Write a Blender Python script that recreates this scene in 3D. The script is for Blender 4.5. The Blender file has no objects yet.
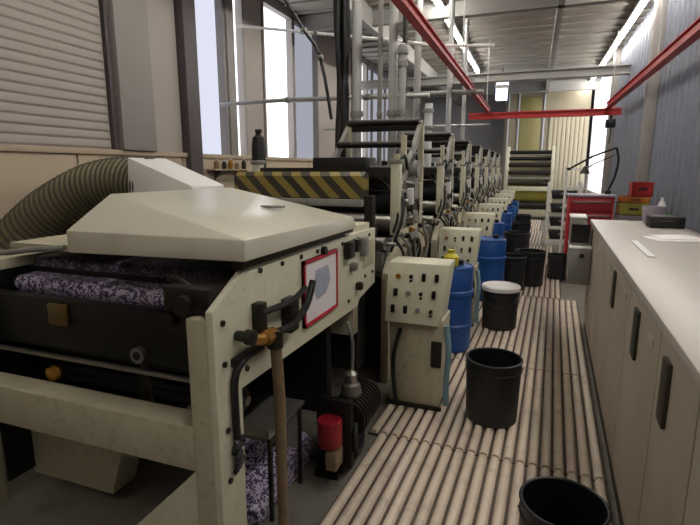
import bpy, bmesh, math, random
from mathutils import Vector, Matrix
random.seed(7)
sc = bpy.context.scene
COL = sc.collection
R = math.radians

# ---------------------------------------------------------------- materials
def lin(c):
    out = []
    for v in c:
        v /= 255.0
        out.append(v / 12.92 if v <= 0.04045 else ((v + 0.055) / 1.055) ** 2.4)
    return out

def mat(name, rgb, rough=0.5, metal=0.0, var=0.12, scale=6.0, bump=0.0, grime=0.0, grime_rgb=(60, 50, 40), emit=0.0):
    m = bpy.data.materials.new(name)
    m.use_nodes = True
    nt = m.node_tree
    b = nt.nodes['Principled BSDF']
    c = lin(rgb)
    tc = nt.nodes.new('ShaderNodeTexCoord')
    n = nt.nodes.new('ShaderNodeTexNoise')
    n.inputs['Scale'].default_value = scale
    n.inputs['Detail'].default_value = 5
    nt.links.new(tc.outputs['Object'], n.inputs['Vector'])
    mix = nt.nodes.new('ShaderNodeMix'); mix.data_type = 'RGBA'
    mix.inputs['A'].default_value = [min(1, v * (1 - var)) for v in c] + [1]
    mix.inputs['B'].default_value = [min(1, v * (1 + var)) for v in c] + [1]
    nt.links.new(n.outputs['Fac'], mix.inputs['Factor'])
    last = mix.outputs['Result']
    if grime:
        n2 = nt.nodes.new('ShaderNodeTexNoise')
        n2.inputs['Scale'].default_value = scale * 2.3
        n2.inputs['Detail'].default_value = 8
        nt.links.new(tc.outputs['Object'], n2.inputs['Vector'])
        rp = nt.nodes.new('ShaderNodeValToRGB')
        rp.color_ramp.elements[0].position = 0.52
        rp.color_ramp.elements[0].color = (0, 0, 0, 1)
        rp.color_ramp.elements[1].position = 0.72
        rp.color_ramp.elements[1].color = (grime, grime, grime, 1)
        nt.links.new(n2.outputs['Fac'], rp.inputs['Fac'])
        m2 = nt.nodes.new('ShaderNodeMix'); m2.data_type = 'RGBA'
        nt.links.new(rp.outputs['Color'], m2.inputs['Factor'])
        nt.links.new(last, m2.inputs['A'])
        m2.inputs['B'].default_value = lin(grime_rgb) + [1]
        last = m2.outputs['Result']
    nt.links.new(last, b.inputs['Base Color'])
    b.inputs['Roughness'].default_value = rough
    b.inputs['Metallic'].default_value = metal
    if bump:
        bp = nt.nodes.new('ShaderNodeBump')
        bp.inputs['Strength'].default_value = bump
        bp.inputs['Distance'].default_value = 0.01
        nt.links.new(n.outputs['Fac'], bp.inputs['Height'])
        nt.links.new(bp.outputs['Normal'], b.inputs['Normal'])
    if emit:
        b.inputs['Emission Color'].default_value = c + [1]
        b.inputs['Emission Strength'].default_value = emit
    return m

def print_mat(name, dark, light, scale, thr=0.5):
    m = bpy.data.materials.new(name); m.use_nodes = True
    nt = m.node_tree; b = nt.nodes['Principled BSDF']
    tc = nt.nodes.new('ShaderNodeTexCoord')
    n = nt.nodes.new('ShaderNodeTexNoise')
    n.inputs['Scale'].default_value = scale; n.inputs['Detail'].default_value = 1.5
    n.inputs['Distortion'].default_value = 1.2
    nt.links.new(tc.outputs['Object'], n.inputs['Vector'])
    rp = nt.nodes.new('ShaderNodeValToRGB'); rp.color_ramp.interpolation = 'CONSTANT'
    rp.color_ramp.elements[0].color = lin(dark) + [1]
    rp.color_ramp.elements[1].position = thr
    rp.color_ramp.elements[1].color = lin(light) + [1]
    nt.links.new(n.outputs['Fac'], rp.inputs['Fac'])
    nt.links.new(rp.outputs['Color'], b.inputs['Base Color'])
    b.inputs['Roughness'].default_value = 0.45
    return m

def stripe_mat(name):
    m = bpy.data.materials.new(name); m.use_nodes = True
    nt = m.node_tree; b = nt.nodes['Principled BSDF']
    tc = nt.nodes.new('ShaderNodeTexCoord')
    mp = nt.nodes.new('ShaderNodeMapping')
    mp.inputs['Rotation'].default_value = (0, R(45), 0)
    nt.links.new(tc.outputs['Object'], mp.inputs['Vector'])
    w = nt.nodes.new('ShaderNodeTexWave'); w.wave_type = 'BANDS'; w.bands_direction = 'X'
    w.inputs['Scale'].default_value = 2.8
    w.inputs['Distortion'].default_value = 0.25
    nt.links.new(mp.outputs['Vector'], w.inputs['Vector'])
    rp = nt.nodes.new('ShaderNodeValToRGB'); rp.color_ramp.interpolation = 'CONSTANT'
    rp.color_ramp.elements[0].color = lin((48, 42, 30)) + [1]
    rp.color_ramp.elements[1].position = 0.5
    rp.color_ramp.elements[1].color = lin((132, 116, 52)) + [1]
    nt.links.new(w.outputs['Fac'], rp.inputs['Fac'])
    nt.links.new(rp.outputs['Color'], b.inputs['Base Color'])
    b.inputs['Roughness'].default_value = 0.5
    return m

def glow(name, rgb, s):
    m = bpy.data.materials.new(name); m.use_nodes = True
    nt = m.node_tree
    for nd in list(nt.nodes): nt.nodes.remove(nd)
    e = nt.nodes.new('ShaderNodeEmission'); o = nt.nodes.new('ShaderNodeOutputMaterial')
    e.inputs['Color'].default_value = lin(rgb) + [1]; e.inputs['Strength'].default_value = s
    nt.links.new(e.outputs[0], o.inputs['Surface'])
    return m

M = {
 'cream': mat('cream_machine_paint', (210, 206, 182), 0.42, var=.06, scale=12, grime=.18, grime_rgb=(140, 128, 100)),
 'cream2': mat('dull_cream_paint', (182, 175, 150), 0.5, var=.1, scale=14, grime=.3, grime_rgb=(104, 94, 74)),
 'hood': mat('hood_paint', (214, 208, 190), 0.28, var=.04, scale=3, grime=.15, grime_rgb=(160, 150, 130)),
 'black': mat('black_steel', (17, 16, 16), 0.45, .2, var=.3),
 'dark': mat('dark_oily_steel', (42, 38, 34), 0.42, .4, var=.35, scale=9, grime=.4, grime_rgb=(20, 18, 16)),
 'rubber': mat('black_rubber', (20, 20, 22), 0.55, var=.2),
 'steel': mat('worn_steel', (150, 147, 140), 0.33, .8, var=.15, scale=9),
 'grey': mat('grey_paint', (138, 136, 130), 0.5, var=.1, grime=.3, grime_rgb=(80, 76, 70)),
 'pipe': mat('pale_pipe', (172, 172, 170), 0.4, .2, var=.08),
 'white': mat('white_plastic', (232, 230, 228), 0.45, var=.03),
 'paper': mat('white_paper', (236, 230, 232), 0.7, var=.03),
 'smudge': mat('grey_print', (165, 172, 190), 0.7, var=.3, scale=14),
 'red': mat('red_paint', (178, 40, 42), 0.42, var=.1),
 'redsign': mat('red_sign_frame', (190, 32, 58), 0.45, var=.08),
 'darkred': mat('dark_red_paint', (140, 26, 38), 0.42, var=.12),
 'brass': mat('brass', (176, 128, 52), 0.35, .7, var=.2),
 'tan': mat('tan_hose', (132, 112, 84), 0.6, var=.2, scale=10, grime=.4),
 'blue': mat('blue_plastic', (12, 68, 136), 0.4, var=.12),
 'palblue': mat('pale_blue_hose', (120, 152, 164), 0.5, var=.1),
 'navy': mat('navy_bucket_plastic', (11, 13, 19), 0.5, var=.2),
 'yellow': mat('yellow_plastic', (196, 182, 36), 0.5, var=.12),
 'lime': mat('olive_yellow_plastic', (168, 160, 70), 0.5, var=.15),
 'orange': mat('orange_plastic', (204, 120, 52), 0.5, var=.1),
 'green': mat('green_plastic', (74, 130, 76), 0.5, var=.1),
 'lilac': mat('lilac_grey_plastic', (156, 146, 158), 0.5, var=.1),
 'duct': mat('duct_fabric', (134, 124, 92), 0.7, var=.2, scale=12),
 'ductrib': mat('duct_rib', (66, 60, 46), 0.6, var=.2),
 'floor': mat('concrete_floor', (112, 108, 98), 0.55, var=.15, scale=3, grime=.5, grime_rgb=(64, 58, 50)),
 'slat': mat('mat_slat', (216, 200, 182), 0.42, var=.14, scale=5, grime=.35, grime_rgb=(112, 96, 82)),
 'matbase': mat('mat_base_sheet', (72, 60, 52), 0.7, var=.2),
 'cab': mat('cabinet_paint', (168, 158, 142), 0.45, var=.06, scale=3, grime=.2, grime_rgb=(130, 118, 100)),
 'cabtop': mat('worktop_laminate', (188, 180, 172), 0.35, var=.06),
 'slot': mat('dark_handle', (58, 50, 38), 0.5, var=.1),
 'slot2': mat('dark_green_handle', (42, 50, 38), 0.5, var=.1),
 'wall': mat('tan_wall', (172, 156, 134), 0.75, var=.06, scale=2),
 'wallg': mat('grey_beige_wall', (158, 149, 142), 0.75, var=.05, scale=2),
 'pillar': mat('grey_pillar', (138, 132, 128), 0.7, var=.05),
 'post': mat('dark_post', (72, 64, 66), 0.6, var=.08),
 'wallb': mat('blue_grey_cladding', (112, 116, 128), 0.5, var=.06),
 'wallfar': mat('far_wall_paint', (196, 200, 208), 0.7, var=.08),
 'ceil': mat('ceiling_sheet', (150, 146, 138), 0.7, var=.08, scale=2),
 'beam': mat('ceiling_beam_paint', (150, 148, 144), 0.6, var=.08),
 'towr': mat('tower_panel', (150, 140, 118), 0.45, var=.12, scale=1.5),
 'film': mat('yellow_film', (140, 132, 82), 0.35, var=.15, scale=2),
 'creamslat': mat('cream_slat', (184, 174, 148), 0.5, var=.06),
 'stripe': stripe_mat('hazard_stripes'),
 'web': print_mat('printed_web_shaded', (40, 33, 52), (120, 110, 138), 50, .56),  # shaded copy of the print, dimness of the upper strip put in colour
 'web2': print_mat('printed_web_lit', (70, 56, 92), (196, 186, 208), 45, .5),  # lit copy, light on the lower strip put in colour; heap shares it
 'amber': mat('amber_plastic', (92, 72, 30), 0.4, var=.2),
 'winwhite': glow('daylight_pane', (250, 250, 255), 1.7),
 'winlav': glow('daylight_blind_pane', (222, 225, 242), .72),
 'winblue': glow('shaded_pane', (180, 183, 196), 0.55),
 'tube': glow('fluorescent_tube', (255, 250, 240), 44.0),
 'lamp': glow('bluish_lamp', (224, 232, 255), 2.2),
}

# ---------------------------------------------------------------- mesh builder
class MB:
    def __init__(s, off=(0, 0, 0)):
        s.bm = bmesh.new(); s.off = Vector(off)
    def box(s, x0, x1, y0, y1, z0, z1, bev=0.0, rot=None):
        vs = [s.bm.verts.new((x, y, z)) for x in (x0, x1) for y in (y0, y1) for z in (z0, z1)]
        fs = [(0, 1, 3, 2), (4, 6, 7, 5), (0, 4, 5, 1), (2, 3, 7, 6), (0, 2, 6, 4), (1, 5, 7, 3)]
        fl = [s.bm.faces.new([vs[i] for i in f]) for f in fs]
        if bev:
            es = list({e for f in fl for e in f.edges})
            bmesh.ops.bevel(s.bm, geom=es, offset=bev, segments=2, affect='EDGES', profile=.5)
        return s
    def prism(s, pts, axis, a, b, bev=0.0):
        def P(p, t):
            return {'x': (t, p[0], p[1]), 'y': (p[0], t, p[1]), 'z': (p[0], p[1], t)}[axis]
        A = [s.bm.verts.new(P(p, a)) for p in pts]; B = [s.bm.verts.new(P(p, b)) for p in pts]
        fl = [s.bm.faces.new(A), s.bm.faces.new(B[::-1])]
        n = len(pts)
        for i in range(n):
            fl.append(s.bm.faces.new([A[i], B[i], B[(i + 1) % n], A[(i + 1) % n]]))
        if bev:
            es = list({e for f in fl for e in f.edges})
            bmesh.ops.bevel(s.bm, geom=es, offset=bev, segments=2, affect='EDGES', profile=.5)
        return s
    def cyl(s, p0, p1, r, seg=20, r2=None):
        p0, p1 = Vector(p0), Vector(p1); d = (p1 - p0)
        q = Vector((0, 0, 1)).rotation_difference(d.normalized())
        r2 = r if r2 is None else r2
        rings = []
        for p, rr in ((p0, r), (p1, r2)):
            rings.append([s.bm.verts.new(p + q @ Vector((rr * math.cos(2 * math.pi * i / seg), rr * math.sin(2 * math.pi * i / seg), 0))) for i in range(seg)])
        for i in range(seg):
            s.bm.faces.new([rings[0][i], rings[0][(i + 1) % seg], rings[1][(i + 1) % seg], rings[1][i]])
        s.bm.faces.new(rings[0][::-1]); s.bm.faces.new(rings[1])
        return s
    def lathe(s, prof, c=(0, 0, 0), axis='z', seg=32, closed=False):
        c = Vector(c); rings = []
        for r, h in prof:
            ring = []
            for i in range(seg):
                a = 2 * math.pi * i / seg
                u, v = r * math.cos(a), r * math.sin(a)
                ring.append(s.bm.verts.new(c + Vector({'z': (u, v, h), 'x': (h, u, v), 'y': (u, h, v)}[axis])))
            rings.append(ring)
        m = len(rings)
        for j in range(m if closed else m - 1):
            A, B = rings[j], rings[(j + 1) % m]
            for i in range(seg):
                s.bm.faces.new([A[i], A[(i + 1) % seg], B[(i + 1) % seg], B[i]])
        if not closed:
            s.bm.faces.new(rings[0][::-1]); s.bm.faces.new(rings[-1])
        return s
    def torus(s, c, R_, r, axis='z', seg=28, sub=8):
        return s.lathe([(R_ + r * math.cos(2 * math.pi * k / sub), r * math.sin(2 * math.pi * k / sub)) for k in range(sub)], c, axis, seg, True)
    def tube(s, pts, r, seg=10, smooth=4, radii=None):
        P = [Vector(p) for p in pts]
        if smooth and len(P) > 2:      # Catmull-Rom
            Q = []
            for i in range(len(P) - 1):
                a = P[max(i - 1, 0)]; b = P[i]; c = P[i + 1]; d = P[min(i + 2, len(P) - 1)]
                for k in range(smooth):
                    t = k / smooth
                    Q.append(.5 * ((2 * b) + (c - a) * t + (2 * a - 5 * b + 4 * c - d) * t * t + (3 * b - a - 3 * c + d) * t ** 3))
            Q.append(P[-1]); P = Q
        rings = []; prev = None
        for i, p in enumerate(P):
            t = (P[min(i + 1, len(P) - 1)] - P[max(i - 1, 0)]).normalized()
            if prev is None:
                u = t.orthogonal().normalized()
            else:
                u = (prev - t * prev.dot(t)).normalized()
            prev = u; v = t.cross(u)
            rr = radii(i / (len(P) - 1)) if radii else r
            rings.append([s.bm.verts.new(p + (u * math.cos(2 * math.pi * k / seg) + v * math.sin(2 * math.pi * k / seg)) * rr) for k in range(seg)])
        for a, b in zip(rings, rings[1:]):
            for k in range(seg):
                s.bm.faces.new([a[k], a[(k + 1) % seg], b[(k + 1) % seg], b[k]])
        s.bm.faces.new(rings[0][::-1]); s.bm.faces.new(rings[-1])
        return s
    def hexa(s, v8):   # bottom 4 then top 4, counter-clockwise
        v = [s.bm.verts.new(p) for p in v8]
        for f in ((3, 2, 1, 0), (4, 5, 6, 7), (0, 1, 5, 4), (1, 2, 6, 5), (2, 3, 7, 6), (3, 0, 4, 7)):
            s.bm.faces.new([v[i] for i in f])
        return s
    def sheet(s, path, x0, x1, th=.004):   # ribbon in the YZ plane
        n = len(path); tops = []; 
        for x in (x0, x1):
            row = []
            for i, (y, z) in enumerate(path):
                a = Vector(path[max(i - 1, 0)]); b = Vector(path[min(i + 1, n - 1)])
                t = (b - a).normalized(); nn = Vector((-t.y, t.x)) * th
                row.append((s.bm.verts.new((x, y, z)), s.bm.verts.new((x, y + nn.x, z + nn.y))))
            tops.append(row)
        A, B = tops
        for i in range(n - 1):
            for k in (0, 1):
                s.bm.faces.new([A[i][k], A[i + 1][k], B[i + 1][k], B[i][k]])
            for row in (A, B):
                s.bm.faces.new([row[i][0], row[i + 1][0], row[i + 1][1], row[i][1]])
        for i in (0, n - 1):
            s.bm.faces.new([A[i][0], A[i][1], B[i][1], B[i][0]])
        return s
    def build(s, name, m, parent=None, angle=35):
        bmesh.ops.recalc_face_normals(s.bm, faces=s.bm.faces)
        if s.off.length: bmesh.ops.translate(s.bm, verts=s.bm.verts, vec=-s.off)
        me = bpy.data.meshes.new(name); s.bm.to_mesh(me); s.bm.free()
        me.materials.append(M[m] if isinstance(m, str) else m)
        me.polygons.foreach_set('use_smooth', [True] * len(me.polygons))
        me.set_sharp_from_angle(angle=R(angle))
        o = bpy.data.objects.new(name, me); COL.objects.link(o)
        if parent: o.parent = parent
        return o

def tag(o, label=None, cat=None, group=None, kind=None):
    if label: o['label'] = label
    if cat: o['category'] = cat
    if group: o['group'] = group
    if kind: o['kind'] = kind
    return o

def thing(name, loc, label, cat, group=None, rz=0):
    o = bpy.data.objects.new(name, None); COL.objects.link(o)
    o.empty_display_size = .1
    o.location = loc; o.rotation_euler = (0, 0, rz)
    return tag(o, label, cat, group)

def struct(name, mb, m, parent=None):
    o = mb.build(name, m, parent)
    if parent is None: o['kind'] = 'structure'
    return o

def copy_tree(o, parent=None):
    c = o.copy(); COL.objects.link(c); c.parent = parent
    for ch in list(o.children): copy_tree(ch, c)
    return c

# ---------------------------------------------------------------- the setting
XL, XR, YN, YF, ZC = -4.6, 1.9, -3.0, 22.0, 4.62
struct('floor', MB().box(XL, XR, YN, YF, -.1, 0), 'floor')
cb = MB().box(XL, XR, YN, YF, ZC, ZC + .12)
for k in range(48):
    y = YN + .3 + k * .52
    cb.box(XL, XR, y, y + .08, ZC - .035, ZC)
struct('ceiling', cb, 'ceil')
struct('wall_back', MB().box(XL - .2, XR + .2, YF, YF + .2, 0, ZC + .12), 'wallfar')
struct('wall_front', MB().box(XL - .2, XR + .2, YN - .2, YN, 0, ZC + .12), 'wallg')
# left wall: tan dado under the sill, panels and piers above it
SILL = 1.84
struct('wall_left', MB().box(XL - .2, XL, YN, YF, 0, SILL - .06).box(XL - .2, XL, YN, 2.3, SILL, ZC)
       .box(XL - .2, XL, 5.15, 5.75, SILL, ZC).box(XL - .2, XL, 7.41, 8.01, SILL, ZC).box(XL - .2, XL, 10.4, 12.55, SILL, ZC)
       .box(XL - .2, XL, 16.6, YF, SILL, ZC).box(XL - .2, XL, YN, YF, ZC, ZC + .12), 'wallg')
dado = MB()
for a, b in ((-3, .6), (.6, 2.2), (2.2, 4.0), (4.0, 5.7), (5.7, 7.6), (7.6, 9.8), (9.8, 12.5), (12.5, 16), (16, 22)):
    dado.box(XL, XL + .03, a + .012, b - .012, .02, SILL - .06, .006)
struct('trim_1', dado, 'wall')                                  # tan lower wall boards
struct('trim_2', MB().box(XL - .2, XL + .06, 2.2, YF, SILL - .06, SILL, .008), 'wall')   # sill
sh = MB().box(XL - .12, XL - .02, 2.3, 4.52, SILL, ZC)
for k in range(30):
    z = SILL + .01 + k * .094
    sh.prism([(XL - .02, z), (XL - .005, z + .02), (XL - .005, z + .06), (XL - .02, z + .088)], 'y', 2.3, 4.5)
struct('wall_shutter', sh, 'wallg')
struct('trim_3', MB().box(XL - .2, XL + .04, 4.52, 4.575, SILL, ZC), 'post')
struct('trim_4', MB().box(XL - .1, XL + .1, 4.6, 5.14, SILL, ZC, .01), 'pillar')
struct('trim_5', MB().box(XL - .1, XL + .12, 5.77, 6.04, .0, ZC, .01), 'post')
wn = [0]
def window(y0, y1, m, bars=0, z1=ZC - .1):
    wn[0] += 1
    w = struct('window_%d' % wn[0], MB().box(XL - .14, XL - .1, y0, y1, SILL, z1), m)
    f = MB().box(XL - .16, XL + .03, y0, y0 + .05, SILL, z1).box(XL - .16, XL + .03, y1 - .05, y1, SILL, z1).box(XL - .16, XL + .03, y0, y1, z1 - .06, z1 + .1)
    for k in range(bars):
        y = y0 + (y1 - y0) * (k + 1) / (bars + 1)
        f.box(XL - .1, XL - .02, y - .012, y + .012, SILL, z1)
    f.build('window_frame', 'pillar', w)
window(6.04, 6.86, 'winlav', 0)
struct('trim_6', MB().box(XL - .1, XL + .06, 6.87, 7.05, SILL, ZC, .01), 'pillar')
window(7.06, 7.41, 'winwhite')
window(8.02, 9.18, 'winwhite', 0)
window(9.2, 10.4, 'winblue', 0)
window(12.56, 13.8, 'winwhite', 0)
window(13.82, 16.58, 'winblue', 3)
# right wall: blue-grey cladding with a tall bright window towards the far end
rw = MB().box(XR, XR + .2, YN, 15.4, 0, ZC + .12).box(XR, XR + .2, 20.4, YF, 0, ZC + .12).box(XR, XR + .2, 15.4, 20.4, 0, .8).box(XR, XR + .2, 15.4, 20.4, 4.5, ZC + .12)
for k in range(60):
    y = -2.9 + k * .3
    if y < 14.8: rw.prism([(XR, y), (XR - .025, y + .03), (XR - .025, y + .13), (XR, y + .16)], 'z', 0, ZC)
struct('wall_right', rw, 'wallb')
wn[0] += 1
w = struct('window_%d' % wn[0], MB().box(XR + .08, XR + .12, 15.4, 20.4, .8, 4.5), 'winwhite')
f = MB()
for y in (15.4, 20.3): f.box(XR - .02, XR + .14, y, y + .1, .8, 4.5)
f.box(XR - .02, XR + .14, 15.4, 20.4, .8, .88).box(XR - .02, XR + .14, 15.4, 20.4, 4.4, 4.5)
f.build('window_frame', 'white', w)
struct('trim_7', MB().box(XR - .16, XR, 10.0, 10.25, 0, ZC, .01), 'pillar')
struct('trim_8', MB().box(XR - .16, XR, 14.6, 14.95, 0, ZC, .01), 'pillar')
# ceiling beams
n = 9
for y, z0, z1, w_ in ((6.5, 4.3, 4.6, .14), (9.5, 4.3, 4.6, .14), (13.0, 3.72, 3.93, .22), (16.2, 4.2, 4.6, .16), (19.0, 4.25, 4.6, .16)):
    struct('trim_%d' % n, MB().box(XL, XR, y, y + w_, z1 - .03, z1).box(XL, XR, y, y + w_, z0, z0 + .03).box(XL, XR, y + w_ * .4, y + w_ * .6, z0, z1), 'beam'); n += 1
struct('trim_%d' % n, MB().box(-3.2, -3.06, YN, YF, 4.25, 4.6), 'beam'); n += 1
struct('trim_%d' % n, MB().box(.2, .3, YN, YF, 4.3, 4.58), 'beam'); n += 1

# ---------------------------------------------------------------- ceiling lights
def make_light():
    t = thing('ceiling_light', (0, 0, 0), '', 'light')
    MB().prism([(-.05, .16), (.05, .16), (.07, .05), (-.07, .05)], 'y', -1.195, 1.195).build('housing', 'white', t)
    MB().cyl((0, -1.19, .025), (0, 1.19, .025), .028, 12).build('tube', 'tube', t)
    MB().box(-.03, .03, -1.195, -1.18, 0, .06).box(-.03, .03, 1.18, 1.195, 0, .06).build('end_cap', 'white', t)
    return t
proto = make_light(); first = True
for X, row, ys in ((-1.78, 'over the printing press', [-2.0, 2.8, 5.2, 7.6, 10.0, 12.4, 14.8]), (1.62, 'over the cabinets', [-.2, 2.2, 4.6, 7.0, 9.4, 11.8, 14.2, 16.6, 19.0])):  # nearest fixtures of both rows are unseen, added to brighten the foreground
    N = len(ys)
    for i, y in enumerate(ys):
        o = proto if first else copy_tree(proto); first = False
        o.location = (X, y, 4.45)
        tag(o, 'white fluorescent ceiling light %s, %s' % (row, ('last before the far wall' if i == N - 1 else ['', 'second', 'third', 'fourth', 'fifth', 'sixth', 'seventh', 'eighth', 'added ninth'][N - 1 - i] + ' from the far wall')), 'light', 'ceiling lights ' + row)

# ---------------------------------------------------------------- near press section with hood
L = (-1.6, 2.2, 0)
t = thing('press_infeed', L, 'cream press section with white hood over dark rollers, hazard-striped bar behind it', 'printing press')
A = lambda: MB(L)
sp = [(1.31, 0), (1.46, 0), (1.46, .82), (2.76, .785), (2.80, .83), (3.12, .86), (3.12, 1.235), (1.54, 1.272), (1.31, 1.15)]
fr = A().prism(sp, 'x', -1.0, -.97, .004).build('side_frame', 'cream', t)
A().box(-1.085, -.999, 1.312, 1.455, 0, 1.12, .008).build('post', 'cream2', t)
A().box(-1.06, -.999, 1.46, 3.1, .84, .9, .004).build('stiffener', 'cream2', t)
A().prism([(y, min(z, 1.2)) for y, z in sp], 'x', -2.45, -2.35, .008).build('side_frame', 'cream2', t)
for y, z in ((1.36, 1.10), (1.36, .95), (1.36, .7), (1.36, .5), (1.62, 1.235), (1.8, 1.23), (1.98, 1.228), (2.16, 1.225), (2.5, 1.215), (2.75, 1.21), (2.98, 1.205), (1.5, .88), (1.62, 1.1), (2.9, .95), (3.05, .95), (2.6, .86)):
    A().cyl((-.971, y, z), (-.962, y, z), .011, 10).build('bolt', 'dark', fr)
A().box(-.99, -.964, 2.86, 3.08, 1.0, 1.17, .01).build('access_plate', 'cream2', fr)
A().box(-2.36, -1.083, 1.315, 1.43, .535, .71, .008).build('cross_beam', 'cream2', t)
A().box(-2.36, -1.083, 3.0, 3.1, .5, .75, .008).build('cross_beam', 'cream2', t)
A().prism([(-1.083, .54), (-1.083, 0), (-1.42, 0), (-1.42, .2), (-1.16, .46)], 'y', 1.33, 1.37).build('foot_gusset', 'cream', t)
A().prism([(-2.36, .42), (-1.72, .36), (-1.82, .06), (-2.36, .06)], 'y', 1.6, 1.75, .01).build('lower_tray', 'cream2', t)
# hood
h = A()
x0, x1, y0, y1 = -1.76, -.925, 1.45, 2.62
v = [h.bm.verts.new(p) for p in ((x0, y0, 1.285), (x1, y0, 1.3), (x1, y1, 1.29), (x0, y1, 1.285), (x0, y0, 1.375), (x1, y0, 1.378), (x1 - .02, y1, 1.352), (x0, y1, 1.51), (x0 - .01, 1.7, 1.512))]
for fc in ((3, 2, 1, 0), (0, 1, 5, 4), (1, 2, 6, 5), (2, 3, 7, 6), (4, 5, 8), (5, 6, 7, 8), (3, 0, 4, 8, 7)):
    h.bm.faces.new([v[i] for i in fc])
bmesh.ops.bevel(h.bm, geom=list(h.bm.edges), offset=.006, segments=2, affect='EDGES', profile=.5)
hd = h.build('hood', 'hood', t, 25)
A().box(-1.3, -1.18, 2.2, 2.24, 1.425, 1.437).build('hood_handle', 'grey', hd)
A().box(-1.0, -.955, 1.48, 2.64, 1.265, 1.292).build('hood_seal', 'dark', hd)
A().box(-2.34, -1.79, 1.62, 2.9, 1.25, 1.275).build('roof_plate', 'cream2', t)
A().box(-1.78, -1.0, 2.6, 3.08, 1.235, 1.275).build('roof_plate', 'cream', t)
# dark interior
A().box(-2.34, -1.09, 2.55, 2.62, .15, 1.24).build('shade_panel', 'black', t)  # black sheet added to darken the interior, standing in for shade
A().box(-2.348, -2.335, 1.46, 2.56, .1, 1.15).build('shade_panel', 'black', t)  # black sheet added over the inside of the frame, painted shade
A().box(-2.34, -1.55, 1.66, 2.55, .45, .5).build('drip_tray', 'dark', t)
def roll(x0_, x1_, y, z, r, m, name='roller'):
    o = A().cyl((x0_, y, z), (x1_, y, z), r, 28).build(name, m, t)
    A().cyl((x0_ - .03, y, z), (x1_ + .03, y, z), r * .35, 12).build('shaft', 'steel', o)
    return o
roll(-2.3, -1.16, 1.74, 1.15, .045, 'rubber'); roll(-2.3, -1.16, 1.62, 1.08, .04, 'rubber')
roll(-2.3, -1.14, 1.98, .9, .19, 'black', 'drum'); roll(-2.3, -1.14, 1.66, .78, .045, 'dark'); roll(-2.3, -1.14, 1.72, .62, .06, 'black')
roll(-2.3, -1.14, 2.3, 1.02, .08, 'steel')
def arc(cy, cz, r, a0, a1, n_=8):
    return [(cy + r * math.cos(R(a0 + (a1 - a0) * i / n_)), cz + r * math.sin(R(a0 + (a1 - a0) * i / n_))) for i in range(n_ + 1)]
A().sheet([(2.5, 1.2)] + arc(1.74, 1.15, .047, 85, 190) + [(1.705, 1.09)], -2.28, -1.2).build('printed_web', 'web', t)
A().sheet([(1.7, 1.125)] + arc(1.62, 1.08, .042, 80, 215) + [(1.62, .98), (1.72, .93)], -2.28, -1.22).build('printed_web', 'web2', t)
A().box(-2.34, -1.1, 1.69, 1.705, 1.115, 1.15).build('guide_bar', 'black', t)
A().box(-2.34, -1.1, 1.46, 1.485, .80, .815, .003).build('guide_bar', 'steel', t)
A().box(-2.34, -1.1, 1.49, 1.55, .83, 1.065, .01).build('guard_plate', 'black', t)
arm = A().box(-1.49, -1.435, 1.49, 1.52, .6, .9, .008).build('swing_arm', 'dark', t)
A().cyl((-1.463, 1.49, .875), (-1.463, 1.465, .875), .034, 20).build('hub', 'steel', arm)
A().cyl((-1.463, 1.466, .875), (-1.463, 1.46, .875), .017, 16).build('hub_bore', 'black', arm)
A().lathe([(.012, 0), (.03, .004), (.034, .03), (.02, .05), (.012, .06)], (-1.94, 1.44, .73), 'y', 20).build('knob', 'brass', t)
A().box(-1.95, -1.84, 1.47, 1.49, .95, 1.05, .01).build('indicator_cover', 'amber', t)
bb = A().box(-1.2, -1.005, 1.34, 1.5, 1.125, 1.22, .012).box(-1.2, -1.09, 1.36, 1.5, 1.04, 1.125, .01).cyl((-1.1, 1.34, 1.16), (-1.1, 1.31, 1.16), .035, 16).cyl((-1.17, 1.36, 1.1), (-1.17, 1.32, 1.1), .025, 16).build('bearing_block', 'dark', t)
A().tube([(-1.3, 1.5, 1.2), (-1.2, 1.42, 1.23), (-1.1, 1.38, 1.2), (-1.08, 1.37, 1.15)], .012, 8).build('air_line', 'dark', t)
A().tube([(-2.3, 1.5, 1.27), (-2.1, 1.42, 1.27), (-1.95, 1.42, 1.29), (-1.8, 1.47, 1.3)], .012, 8).build('air_line', 'grey', t)
# valve, pipe, arms and cable on the aisle side
vb = A().lathe([(.016, 0), (.02, .01), (.02, .04), (.028, .045), (.028, .075), (.018, .08)], (-.97, 1.44, 1.03), 'x', 16).build('valve', 'dark', t)
A().tube([(-.93, 1.44, 1.03), (-.92, 1.50, 1.0), (-.92, 1.57, .985)], .022, 12).build('valve_body', 'brass', vb)
A().cyl((-.92, 1.55, .985), (-.92, 1.62, .985), .03, 8).build('valve_nut', 'brass', vb)
A().tube([(-.91, 1.62, .95), (-.91, 1.64, .7), (-.92, 1.66, .35), (-.93, 1.68, .02)], .024, 12).build('drain_pipe', 'tan', t)
A().cyl((-.91, 1.615, .93), (-.91, 1.62, 1.0), .032, 12).build('pipe_coupling', 'dark', t)
ba = A().prism([(1.55, 1.12), (1.60, 1.12), (1.60, .99), (1.55, .99)], 'x', -.972, -.93, .004).build('bracket', 'dark', t)
A().tube([(-.94, 1.57, 1.08), (-.92, 1.78, 1.075), (-.92, 1.92, 1.10)], .014, 10).build('bracket_arm', 'black', ba)
A().tube([(-.94, 1.57, .99), (-.92, 1.76, .97), (-.91, 1.90, 1.02), (-.91, 1.98, 1.12)], .016, 10).build('bracket_arm', 'black', ba)
A().box(-.972, -.92, 1.78, 1.86, .93, 1.08, .008).build('clamp', 'dark', ba)
A().box(-.972, -.945, 1.40, 1.60, .925, .955, .004).build('bracket_rail', 'dark', t)
cbq = A().tube([(-.955, 1.52, .94), (-.95, 1.44, .93), (-.955, 1.40, .88), (-.955, 1.395, .75), (-.955, 1.40, .64)], .014, 10)
cbq.build('power_cable', 'rubber', t)
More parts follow.
